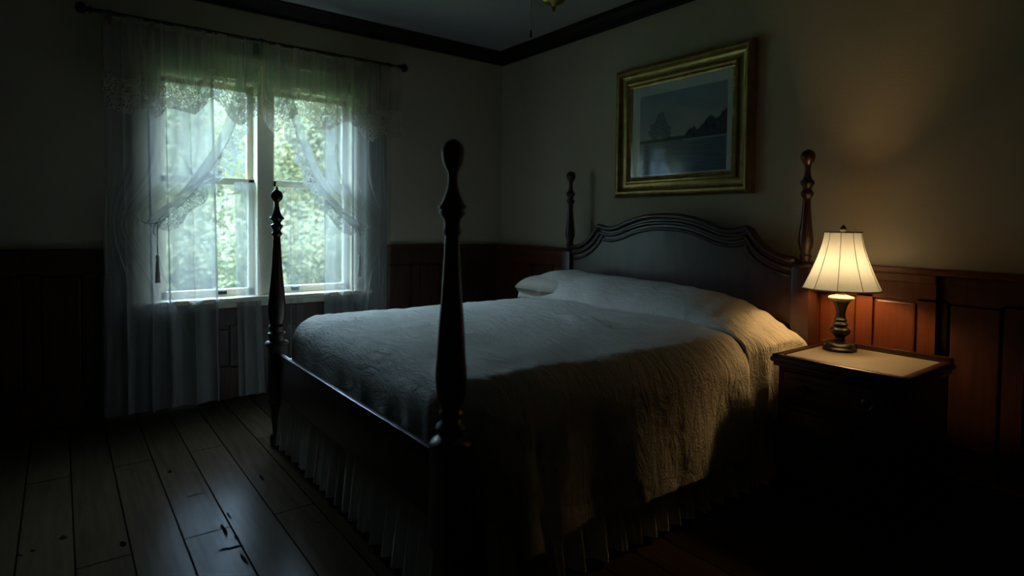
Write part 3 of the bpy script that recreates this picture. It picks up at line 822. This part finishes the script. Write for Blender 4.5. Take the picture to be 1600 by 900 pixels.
def pillow(name, label, cx, cy, cz, lx, ly, lz, rot=(0, 0, 0)):
    bm = bmesh.new(); bmesh.ops.create_grid(bm, x_segments=28, y_segments=20, size=1.0)
    bm2 = MB(); vs = []; fs = []
    nu, nv = 30, 22
    for sgn in (1, -1):
        for i in range(nu):
            for j in range(nv):
                u = -1 + 2 * i / (nu - 1); v = -1 + 2 * j / (nv - 1)
                h = max(0, (1 - abs(u) ** 3.0) * (1 - abs(v) ** 3.0)) ** 0.5
                px = u * math.sqrt(1 - .32 * v * v); py = v * math.sqrt(1 - .32 * u * u)
                vs.append((px * lx / 2, py * ly / 2, sgn * h * lz / 2 + .006 * nz3(u * 3, v * 3, sgn)))
    def I(s, i, j): return s * nu * nv + i * nv + j
    for i in range(nu - 1):
        for j in range(nv - 1):
            fs.append((I(0, i, j), I(0, i + 1, j), I(0, i + 1, j + 1), I(0, i, j + 1)))
            fs.append((I(1, i, j), I(1, i, j + 1), I(1, i + 1, j + 1), I(1, i + 1, j)))
    bm.free()
    bm2.add(vs, fs)
    me = bm2.mesh(name)
    b = bmesh.new(); b.from_mesh(me); bmesh.ops.remove_doubles(b, verts=b.verts, dist=0.004); b.to_mesh(me); b.free()
    o = link(name, me, M['pillow'], None, True)
    o.location = (cx, cy, cz); o.rotation_euler = rot
    tag(o, label, 'pillow'); return o
pillow('pillow', 'beige pillow end peeking out of the pillow cover toward the room corner', 1.215, -0.43, 0.702, 0.56, 0.42, 0.16, (0, 0, 0))

# ruffled bed skirt: side, foot and window side
def skirt():
    root = thing('bed_skirt', 'white gathered bed skirt hanging to the floor under the coverlet', 'bed skirt', (1.785, -1.09, 0))
    def strip(name, pa, pb, ztop, out, n, seed, zbot=0.012, flare=0.020):
        P = []; UV = []; r = random.Random(seed)
        pa = Vector(pa); pb = Vector(pb); Lg = (pb - pa).length; d = (pb - pa).normalized(); o = Vector(out)
        k = int(Lg / 0.0045); nv = 14
        for i in range(k + 1):
            s = Lg * i / k; row = []; ruv = []
            w1 = math.sin(2 * PI * s / 0.082 + 1.6 * nz3(s * 5, seed) + 1.2 * math.sin(s * 9))
            w1 = math.copysign(abs(w1) ** 0.7, w1)
            w2 = math.sin(2 * PI * s / 0.036 + 2 * nz3(s * 7, seed + 3))
            for j in range(nv):
                t = j / (nv - 1)
                off = (0.006 + 0.022 * t) * w1 + (0.005 + .003 * t) * w2 + flare * t
                lat = 0.010 * t * nz3(s * 14, seed + 1)
                zb = zbot + .006 * (1 + nz3(s * 12, 3))
                p = pa + d * (s + lat) + o * off; z = ztop + (zb - ztop) * t
                row.append((p.x - 1.785, p.y + 1.09, z)); ruv.append((s, z))
            P.append(row); UV.append(ruv)
        return grid_obj(name, P, UV, M['skirt'], root)
    strip('side_ruffle', (2.588, -1.95), (2.588, -.19), .36, (1, 0), 24, 2, flare=.040)
    strip('foot_ruffle', (1.015, -2.030), (2.545, -2.030), .36, (0, -1), 20, 5)
    strip('side_ruffle', (0.998, -1.985), (0.998, -.19), .36, (-1, 0), 24, 9)
skirt()

# ---------------------------------------------------------------- nightstand
NX0, NX1, NY0, NY1, NZ = 2.688, 3.188, -0.605, -0.130, 0.59
ns = thing('nightstand', 'dark wooden three-drawer nightstand with a cream inset top beside the bed', 'nightstand', ((NX0 + NX1) / 2, (NY0 + NY1) / 2, 0))
nx, ny = (NX0 + NX1) / 2, (NY0 + NY1) / 2
hw, hd = (NX1 - NX0) / 2, (NY1 - NY0) / 2
t = MB()
t.box(-hw + .010, hw - .010, -hd + .010, hd - .010, .540, .556, .003)
t.box(-hw, hw, -hd, hd, .556, .577, .008)
rim = .030
t.box(-hw + .006, hw - .006, -hd + .006, -hd + .006 + rim, .574, .587, .005)
t.box(-hw + .006, hw - .006, hd - .006 - rim, hd - .006, .574, .602, .007)
t.box(-hw + .006, -hw + .006 + rim, -hd + .006, hd - .006, .574, .587, .005)
t.box(hw - .006 - rim, hw - .006, -hd + .006, hd - .006, .574, .587, .005)
t.build('top', M['nightwood'], ns, autos=40)
# cream inset with faint stains
def inset_mat():
    m = principled('cream_inset', (0.25, 0.22, 0.165), 0.5, var=0.10, var_scale=9)
    nt = m.node_tree; N = nt.nodes; L = nt.links
    b = [n for n in N if n.type == 'BSDF_PRINCIPLED'][0]; src = b.inputs['Base Color'].links[0].from_socket
    tc = N.new('ShaderNodeTexCoord'); mp = N.new('ShaderNodeMapping'); mp.inputs['Location'].default_value = (-0.09, .06, 0)
    mp.inputs['Scale'].default_value = (1, 1.3, 1)
    L.new(tc.outputs['Object'], mp.inputs[0])
    ln = N.new('ShaderNodeVectorMath'); ln.operation = 'LENGTH'; L.new(mp.outputs[0], ln.inputs[0])
    nz = N.new('ShaderNodeTexNoise'); nz.inputs['Scale'].default_value = 42; nz.inputs['Detail'].default_value = 3
    L.new(tc.outputs['Object'], nz.inputs['Vector'])
    a = N.new('ShaderNodeMapRange'); a.inputs['From Min'].default_value = .02; a.inputs['From Max'].default_value = .10
    a.inputs['To Min'].default_value = 1; a.inputs['To Max'].default_value = 0; L.new(ln.outputs['Value'], a.inputs[0])
    c = N.new('ShaderNodeMapRange'); c.inputs['From Min'].default_value = .58; c.inputs['From Max'].default_value = .64; L.new(nz.outputs[0], c.inputs[0])
    mu = N.new('ShaderNodeMath'); mu.operation = 'MULTIPLY'; L.new(a.outputs[0], mu.inputs[0]); L.new(c.outputs[0], mu.inputs[1])
    mx = N.new('ShaderNodeMix'); mx.data_type = 'RGBA'; mx.inputs[7].default_value = (.16, .12, .07, 1)
    L.new(mu.outputs[0], mx.inputs[0]); L.new(src, mx.inputs[6]); L.new(mx.outputs[2], b.inputs['Base Color'])
    return m
ins = MB().box(-hw + .034, hw - .034, -hd + .034, hd - .034, .570, .5805, .002).build('top_inset', inset_mat(), ns)
ins['label'] = 'cream inset panel with faint dark stains'
bd = MB()
bd.box(-hw + .025, -hw + .045, -hd + .03, hd - .02, .05, .541).box(hw - .045, hw - .025, -hd + .03, hd - .02, .05, .541)
bd.box(-hw + .025, hw - .025, hd - .03, hd - .018, .05, .541).box(-hw + .025, hw - .025, -hd + .045, hd - .02, .05, .07)
for z in (.055, .215, .375, .525):
    bd.box(-hw + .025, hw - .025, -hd + .028, -hd + .06, z, z + .016)
bd.box(-hw + .018, hw - .018, -hd + .022, hd - .014, .045, .075, .005)
bd.build('body', M['nightwood'], ns)
for z0, z1 in ((.075, .212), (.234, .372), (.394, .522)):
    d = MB(); d.box(-hw + .050, hw - .050, -hd + .018, -hd + .05, z0, z1, .005); d.box(-hw + .075, hw - .075, -hd + .013, -hd + .03, z0 + .022, z1 - .022, .004)
    dr = d.build('drawer', M['nightwood'], ns, autos=40)
    zc = (z0 + z1) / 2
    for sx in (-.11, .11):
        h = MB(); h.lathe([(-.0, .016), (-.004, .016), (-.007, .010)], (sx, -hd + .013, zc + .012), 16, 'y')
        arc = [(sx + .028 * math.cos(a), -hd + .002 - .010 * math.sin(a), zc + .012 - .026 * math.sin(a)) for a in np.linspace(0, PI, 12)]
        h.tube(arc, .0032, 8); h.tube([(sx - .028, -hd + .013, zc + .012), (sx - .028, -hd, zc + .012)], .004); h.tube([(sx + .028, -hd + .013, zc + .012), (sx + .028, -hd, zc + .012)], .004)
        h.build('handle', M['bronze'], dr, smooth=True)
for sx in (-1, 1):
    for sy in (-1, 1):
        f = MB(); cx, cy = sx * (hw - .05), sy * (hd - .05)
        f.box(cx - .028, cx + .028, cy - .028, cy + .028, .022, .046, .004); f.box(cx - .022, cx + .022, cy - .022, cy + .022, 0, .024, .004)
        f.build('foot', M['nightwood'], ns)

# ---------------------------------------------------------------- table lamp
LX, LY, LZ = 2.810, -0.262, 0.5805
lamp = thing('table_lamp', 'lit table lamp with cream pleated bell shade and dark turned base on the nightstand', 'lamp', (LX, LY, LZ))
base = [(0, .061), (.003, .064), (.011, .064), (.015, .060), (.018, .057), (.023, .058), (.029, .054), (.034, .046), (.038, .034), (.042, .025)]
MB().lathe(base, n=40).build('base', M['bronze'], lamp, autos=35)
stem = [(.040, .024), (.046, .019), (.054, .019), (.062, .023), (.068, .031), (.075, .037), (.083, .040), (.091, .038), (.097, .031), (.101, .025), (.105, .024), (.109, .029), (.114, .030), (.118, .025),
        (.122, .022), (.127, .025), (.132, .025), (.137, .020), (.150, .0175), (.165, .0185), (.185, .023), (.200, .029), (.211, .036), (.214, .038)]
MB().lathe(stem, n=40).build('stem', M['bronze'], lamp, autos=35)
capm = [(.211, .036), (.216, .042), (.221, .049), (.225, .050), (.229, .047), (.234, .032), (.238, .018)]
cp = MB().lathe(capm, n=40).build('drip_plate', M['stone'], lamp, autos=35); cp['label'] = 'pale flared plate'
MB().lathe([(.234, .012), (.242, .017), (.252, .017), (.258, .014), (.285, .0135), (.309, .0145), (.312, .012)], n=24).build('socket', M['bronze'], lamp, autos=35)
bulb = MB().lathe([(.310, .012), (.320, .014), (.330, .021), (.342, .028), (.354, .030), (.366, .028), (.376, .021), (.382, .011), (.3845, .002)], n=24)
bulb.build('bulb', M['bulb'], lamp, smooth=True)
SZ0, SZ1 = 0.842 - LZ, 1.083 - LZ
NP = 10
def shade_r(s):     # s 0 bottom .. 1 top : a bell flare
    return 0.151 + (0.071 - 0.151) * (1 - (1 - s) ** 1.42)
SH = MB(); vs = []; fs = []; n = 120; m_ = 26
for i in range(m_):
    s = i / (m_ - 1)
    for k in range(n):
        a = 2 * PI * k / n
        ph = (a * NP / (2 * PI)) % 1.0
        r = shade_r(s) * (1 - 0.035 * math.sin(PI * ph) )
        vs.append((r * math.cos(a), r * math.sin(a), SZ0 + (SZ1 - SZ0) * s))
for i in range(m_ - 1):
    for k in range(n): fs.append((i * n + k, i * n + (k + 1) % n, (i + 1) * n + (k + 1) % n, (i + 1) * n + k))
SH.add(vs, fs).build('lamp_shade', M['shade'], lamp, smooth=True)
for k in range(NP):
    a = 2 * PI * k / NP
    pts = [((shade_r(s) + .0012) * math.cos(a), (shade_r(s) + .0012) * math.sin(a), SZ0 + (SZ1 - SZ0) * s) for s in np.linspace(0, 1, 14)]
    MB().tube(pts, .0012, 6).build('rib', M['rib'], lamp, smooth=True)
for nm, s, rr in (('bottom_trim', 0.0, .0028), ('top_trim', 1.0, .0028)):
    ring = []
    for k in range(121):
        a = 2 * PI * k / 120; ph = (a * NP / (2 * PI)) % 1.0
        r = shade_r(s) * (1 - .035 * math.sin(PI * ph)) + .0008
        ring.append((r * math.cos(a), r * math.sin(a), SZ0 + (SZ1 - SZ0) * s))
    MB().tube(ring, rr, 8).build(nm, M['rib'], lamp, smooth=True)
hp = MB()
for sg in (-1, 1):
    hp.tube([(sg * .012, 0, .262), (sg * .045, 0, .31), (sg * .050, 0, .40), (sg * .03, 0, .475), (0, 0, .495)], .0016, 6)
for k in range(3):
    a = 2 * PI * k / 3; hp.tube([(0, 0, .497), (.068 * math.cos(a), .068 * math.sin(a), SZ1)], .0014, 6)
hp.build('harp', M['bronze'], lamp, smooth=True)
MB().lathe([(.494, .003), (.503, .004), (.508, .009), (.516, .012), (.523, .010), (.530, .004), (.534, .0015)], n=20).build('finial', M['bronze'], lamp, autos=40)

# ---------------------------------------------------------------- framed picture
PX0, PX1, PZ0, PZ1 = 1.302, 2.252, 1.277, 2.081
pc = thing('framed_picture', 'gilt framed dusk landscape picture hanging above the headboard', 'picture', ((PX0 + PX1) / 2, -0.0, PZ0))
pcx = (PX0 + PX1) / 2
W2, HH = (PX1 - PX0) / 2, PZ1 - PZ0
def frame_loft(prof, gapx=0.0):
    """prof: list of (inset from the outer edge, depth toward the room)"""
    vs = []; fs = []
    for (ins_, d) in prof:
        vs += [(-W2 + ins_, -d, ins_), (W2 - ins_, -d, ins_), (W2 - ins_, -d, HH - ins_), (-W2 + ins_, -d, HH - ins_)]
    for i in range(len(prof) - 1):
        for k in range(4):
            fs.append((i * 4 + k, i * 4 + (k + 1) % 4, (i + 1) * 4 + (k + 1) % 4, (i + 1) * 4 + k))
    return MB().add(vs, fs)
FP = [(0, .004), (0, .040), (.006, .050), (.014, .056), (.024, .060), (.034, .058), (.040, .050), (.046, .038), (.056, .032), (.068, .030), (.080, .032), (.086, .036), (.090, .044), (.098, .046), (.104, .043), (.110, .036), (.122, .033), (.126, .031), (.126, .020), (.10, .004)]
frame_loft(FP).build('frame', M['gold'], pc, autos=30)
# carved leaf beads along the inner ridge
bm_ = MB()
def beadrow(p0, p1, n):
    for i in range(n):
        q = (i + .5) / n; x = p0[0] + (p1[0] - p0[0]) * q; z = p0[1] + (p1[1] - p0[1]) * q
        bm_.lathe([(-.0055, .001), (-.004, .0045), (0, .0060), (.004, .0045), (.0055, .001)], (x, -.036, z), 7)
i_ = .113
beadrow((-W2 + i_, i_), (W2 - i_, i_), 52); beadrow((-W2 + i_, HH - i_), (W2 - i_, HH - i_), 52)
beadrow((-W2 + i_, i_), (-W2 + i_, HH - i_), 42); beadrow((W2 - i_, i_), (W2 - i_, HH - i_), 42)
bm_.build('beading', M['gold'], pc, smooth=True)
MB().box(-W2 + .118, W2 - .118, -.027, -.004, .118, HH - .118).build('mat_board', M['mat_board'], pc)
# the printed landscape: pale dusk sky, a clump of trees, a dark wooded bank over still water
AX0, AX1, AZ0, AZ1 = 1.490 - pcx, 2.095 - pcx, 1.412 - PZ0, 1.895 - PZ0
na, nb = 150, 110
P = []; UV = []; colr = []
def hill(u): return 0.44 + 0.20 * sstep(.45, 1.0, u) + 0.035 * math.sin(u * 33) * sstep(.4, .7, u) + (.03 * nz3(u * 28, 1) + .045 * abs(nz3(u * 60, 4))) * sstep(.3, .6, u)
for i in range(na):
    u = i / (na - 1); row = []; ruv = []
    for j in range(nb):
        v = j / (nb - 1)
        row.append((AX0 + (AX1 - AX0) * u, -.0276, AZ0 + (AZ1 - AZ0) * v)); ruv.append((u, v))
        # sky
        k = min(max((v - .45) / .55, 0), 1)
        c = np.array([.55, .52, .52]) * (1 - k) + np.array([.30, .42, .52]) * k
        c = c * (1 + .10 * nz3(u * 4, v * 9, 2))
        # a rounded clump of trees at left
        for tu, tv, ta, tb_ in ((.20, .53, .075, .12), (.27, .60, .070, .17), (.33, .51, .060, .10)):
            if .40 < v and ((u - tu) / ta) ** 2 + ((v - tv) / tb_) ** 2 < 1 + 1.1 * nz3(u * 34, v * 30, tu * 9): c = np.minimum(c, np.array([.20, .24, .28]) * (1 + .4 * nz3(u * 30, v * 30, 8)))
        if v < hill(u) and v > .40: c = np.array([.055, .075, .10]) * (1 + .5 * nz3(u * 20, v * 20, 1))
        if v <= .40:
            q = v / .40
            c = np.array([.10, .16, .24]) * (1 - q) + np.array([.16, .21, .27]) * q
            c = c * (1 + .35 * nz3(u * 5, v * 40, 6))
            if .62 < u + .1 * q and abs(v - .39) < .012: c = np.array([.42, .43, .44])
        colr.append((*np.clip(c, 0, 1), 1))
    P.append(row); UV.append(ruv)
def print_mat():
    m, nt, N, L = new_mat('landscape_print')
    out = N.new('ShaderNodeOutputMaterial'); b = N.new('ShaderNodeBsdfPrincipled'); b.inputs['Roughness'].default_value = .8
    a = N.new('ShaderNodeVertexColor'); a.layer_name = 'print'
    L.new(a.outputs[0], b.inputs['Base Color']); L.new(b.outputs[0], out.inputs[0]); return m
pr = grid_obj('landscape_print', P, UV, print_mat(), pc)
ca = pr.data.color_attributes.new('print', 'FLOAT_COLOR', 'POINT')
ca.data.foreach_set('color', np.array(colr, np.float32).ravel())
MB().box(-W2 + .120, W2 - .120, -.0320, -.0305, .120, HH - .120).build('glass', M['picture_glass'], pc)

# ---------------------------------------------------------------- ceiling light (brass body just in view, pull chain)
cl = thing('ceiling_light', 'brass ceiling light with a pointed finial and a dangling pull chain', 'ceiling light', (1.80, -1.024, H))
dz = -H
body = [(2.107, .003), (2.112, .007), (2.120, .010), (2.128, .012), (2.134, .010), (2.140, .016), (2.146, .034), (2.154, .048), (2.166, .057), (2.182, .062), (2.200, .060), (2.215, .048), (2.225, .030), (2.24, .018)]
MB().lathe([(z + dz, r) for z, r in body], n=32).build('body', M['brass'], cl, autos=40)
MB().lathe([(2.235 + dz, .014), (2.44 + dz, .014), (2.445 + dz, .05), (2.46 + dz, .062), (-.0005, .065)], n=28).build('stem', M['brass'], cl, autos=40)
ch = MB()
cxx, cyy = -0.055, -0.092
ch.tube([(-.030, -.048, 2.205 + dz), (cxx * .9, cyy * .9, 2.200 + dz), (cxx, cyy, 2.185 + dz), (cxx, cyy, 2.02 + dz)], .0018, 6)
chain = ch.build('pull_chain', M['brass'], cl, smooth=True)
MB().lathe([(1.984 + dz, .002), (1.987 + dz, .005), (1.995 + dz, .0062), (2.012 + dz, .0045), (2.022 + dz, .002)], (cxx, cyy, 0), 12).build('pull_knob', M['iron'], chain, smooth=True)

# ---------------------------------------------------------------- outside: lawn and trees
g = MB(); g.box(-40, -0.2, -30, 30, -0.75, -0.70); go = g.build('ground', M['grass']); struct(go)
def tree(x, y, h, spread, base, seed, mat, label, trunk_h, nleaf, leaf=.13, name='tree'):
    r = random.Random(seed)
    root = thing(name, label, 'tree' if name == 'tree' else 'shrub', (x, y, -0.70))
    t = MB(); t.tube([(0, 0, 0), (.05, .03, trunk_h * .5), (0, .08, trunk_h), (.1, .05, h * .75)], [.11, .09, .075, .03], 8)
    for k in range(5):
        a = r.uniform(0, 6.28); z0 = trunk_h * (.6 + .1 * k)
        t.tube([(0, .04, z0), (.4 * spread * math.cos(a), .4 * spread * math.sin(a), z0 + .35 * h * .6), (.75 * spread * math.cos(a), .75 * spread * math.sin(a), z0 + .5 * h * .6)], [.05, .03, .012], 6)
    t.build('trunk', M['bark'], root, smooth=True)
    vs = []; fs = []
    nc = 26; cl_ = []
    for c in range(nc):
        a = r.uniform(0, 6.28); q = r.uniform(0, 1); zc = base + (h - base) * q
        rad = spread * (0.35 + .65 * math.sin(PI * min(.12 + q * .85, 1))) * math.sqrt(r.uniform(.15, 1))
        cl_.append((rad * math.cos(a), rad * math.sin(a), zc, r.uniform(.28, .55) * spread))
    for i in range(nleaf):
        c = r.choice(cl_)
        d = Vector((r.gauss(0, 1), r.gauss(0, 1), r.gauss(0, .8))); d.normalize(); d *= c[3] * r.uniform(.35, 1.0) ** .5
        p = Vector(c[:3]) + d
        a = Vector((r.gauss(0, 1), r.gauss(0, 1), r.gauss(0, .6))).normalized(); b = a.cross(Vector((r.gauss(0, 1), r.gauss(0, 1), r.gauss(0, 1)))).normalized()
        s = leaf * r.uniform(.6, 1.3); k = len(vs)
        vs += [p - a * s, p + b * s * .45, p + a * s, p - b * s * .45]; fs.append((k, k + 1, k + 2, k + 3))
    me = bpy.data.meshes.new('foliage'); me.from_pydata([tuple(v) for v in vs], [], fs); me.update()
    link('foliage', me, mat, root)
    return root
T = [(-7.6, -3.4, 4.3, 1.7, .7, 'leaf', 'leafy pale green tree beyond the left edge of the left window', 'tree'),
     (-8.6, -0.5, 4.6, 1.9, .7, 'leaf', 'tall pale tree seen through the left window behind the centre mullion', 'tree'),
     (-7.2, 2.0, 4.3, 1.7, .6, 'leaf', 'leafy green tree seen through the right window', 'tree'),
     (-9.5, 4.9, 4.8, 2.0, .7, 'leaf_dark', 'darker green tree beyond the right edge of the right window', 'tree'),
     (-5.0, -1.3, 1.9, 1.0, .1, 'leaf', 'low sunlit shrub below the left window', 'shrub'),
     (-4.8, 0.6, 1.9, 1.05, .1, 'leaf_dark', 'low green shrub seen in the lower pane of the right window', 'shrub'),
     (-13.5, -3.0, 5.6, 2.6, .6, 'leaf_dark', 'distant dark tree at the back of the garden to the left', 'tree'),
     (-14.0, 2.2, 5.8, 2.7, .6, 'leaf_dark', 'distant dark tree at the back of the garden in the middle', 'tree'),
     (-14.5, 7.0, 5.8, 2.7, .6, 'leaf_dark', 'distant dark tree at the back of the garden to the right', 'tree')]
for k, (x, y, h, sp, bs, mt, lb, nm) in enumerate(T):
    tree(x, y, h, sp, bs, 40 + k, M[mt], lb, h * .35, 20000 if nm == 'tree' else 11000, .068 if nm == 'tree' else .05, nm)

# ---------------------------------------------------------------- sky and sun
SKY = 2.3
w = bpy.data.worlds.new('overcast_sky'); scene.world = w; w.use_nodes = True
nt = w.node_tree; N = nt.nodes; L = nt.links
for n_ in list(N): N.remove(n_)
out = N.new('ShaderNodeOutputWorld'); bg = N.new('ShaderNodeBackground'); L.new(bg.outputs[0], out.inputs[0])
tc = N.new('ShaderNodeTexCoord'); sp = N.new('ShaderNodeSeparateXYZ'); L.new(tc.outputs['Generated'], sp.inputs[0])
cr = N.new('ShaderNodeValToRGB'); L.new(sp.outputs[2], cr.inputs[0])
e = cr.color_ramp.elements
def sky(k): return (0.46 * k, 0.72 * k, 0.98 * k, 1)
e[0].position = 0.0; e[0].color = sky(.02)
e[1].position = 1.0; e[1].color = sky(.30)
for p, k in ((.20, .03), (.29, .32), (.40, .90), (.62, 1.0), (.82, .40)):
    q = e.new(p); q.color = sky(k)
# boost added on the side the window faces, lighting bed more than trees
az = N.new('ShaderNodeMapRange'); az.inputs['From Min'].default_value = -0.7; az.inputs['From Max'].default_value = 0.5
az.inputs['To Min'].default_value = 1.0; az.inputs['To Max'].default_value = 0.16
L.new(sp.outputs[0], az.inputs[0])
mu = N.new('ShaderNodeMath'); mu.operation = 'MULTIPLY'; mu.inputs[1].default_value = 21.0 * SKY
L.new(az.outputs[0], mu.inputs[0]); L.new(mu.outputs[0], bg.inputs[1])
L.new(cr.outputs[0], bg.inputs[0])
sun = bpy.data.lights.new('sun', 'SUN'); sun.energy = 6.0; sun.angle = math.radians(2); sun.color = (1, .95, .76)
so = bpy.data.objects.new('sun', sun); COL.objects.link(so)
so.rotation_euler = Vector((-0.62, 0.25, -0.72)).to_track_quat('-Z', 'Y').to_euler()
# sky portal in the window opening (samples the sky, gives off nothing itself)
pl = bpy.data.lights.new('window_portal', 'AREA'); pl.shape = 'RECTANGLE'; pl.size = 1.15; pl.size_y = 1.33
pl.cycles.is_portal = True
po = bpy.data.objects.new('window_portal', pl); COL.objects.link(po)
po.location = (-0.19, (WY0 + WY1) / 2, (WZ0 + WZ1) / 2)
po.rotation_euler = Vector((1, 0, 0)).to_track_quat('-Z', 'Z').to_euler()

# ---------------------------------------------------------------- camera
f_px, yaw, pit, roll, cx, cy, sh = 924.7111, 0.6528, 0.0309, 0.0127, 3.9507, -2.8997, -71.42
F = Vector((-math.cos(yaw) * math.cos(pit), math.sin(yaw) * math.cos(pit), -math.sin(pit)))
R = Vector((math.sin(yaw), math.cos(yaw), 0)); Up = R.cross(F)
c, s = math.cos(roll), math.sin(roll); R2 = R * c + Up * s; U2 = Up * c - R * s
cam = bpy.data.cameras.new('camera'); co = bpy.data.objects.new('camera', cam); COL.objects.link(co)
co.matrix_world = Matrix(((R2.x, U2.x, -F.x, cx), (R2.y, U2.y, -F.y, cy), (R2.z, U2.z, -F.z, 1.10), (0, 0, 0, 1)))
cam.sensor_width = 36; cam.lens = 36 * f_px / 1600; cam.shift_y = sh / 1600
cam.clip_start = 0.05; cam.clip_end = 200
cam.dof.use_dof = True; cam.dof.focus_distance = 2.6; cam.dof.aperture_fstop = 1.5
scene.camera = co

vs_ = scene.view_settings
vs_.view_transform = 'Standard'; vs_.look = 'None'; vs_.gamma = 1; vs_.use_curve_mapping = False
vs_.exposure = 0.0
cyc = scene.cycles
cyc.max_bounces = 10; cyc.diffuse_bounces = 5; cyc.glossy_bounces = 4; cyc.transmission_bounces = 8; cyc.transparent_max_bounces = 40
cyc.sample_clamp_indirect = 4.0
cyc.use_denoising = True
cyc.caustics_reflective = False; cyc.caustics_refractive = False
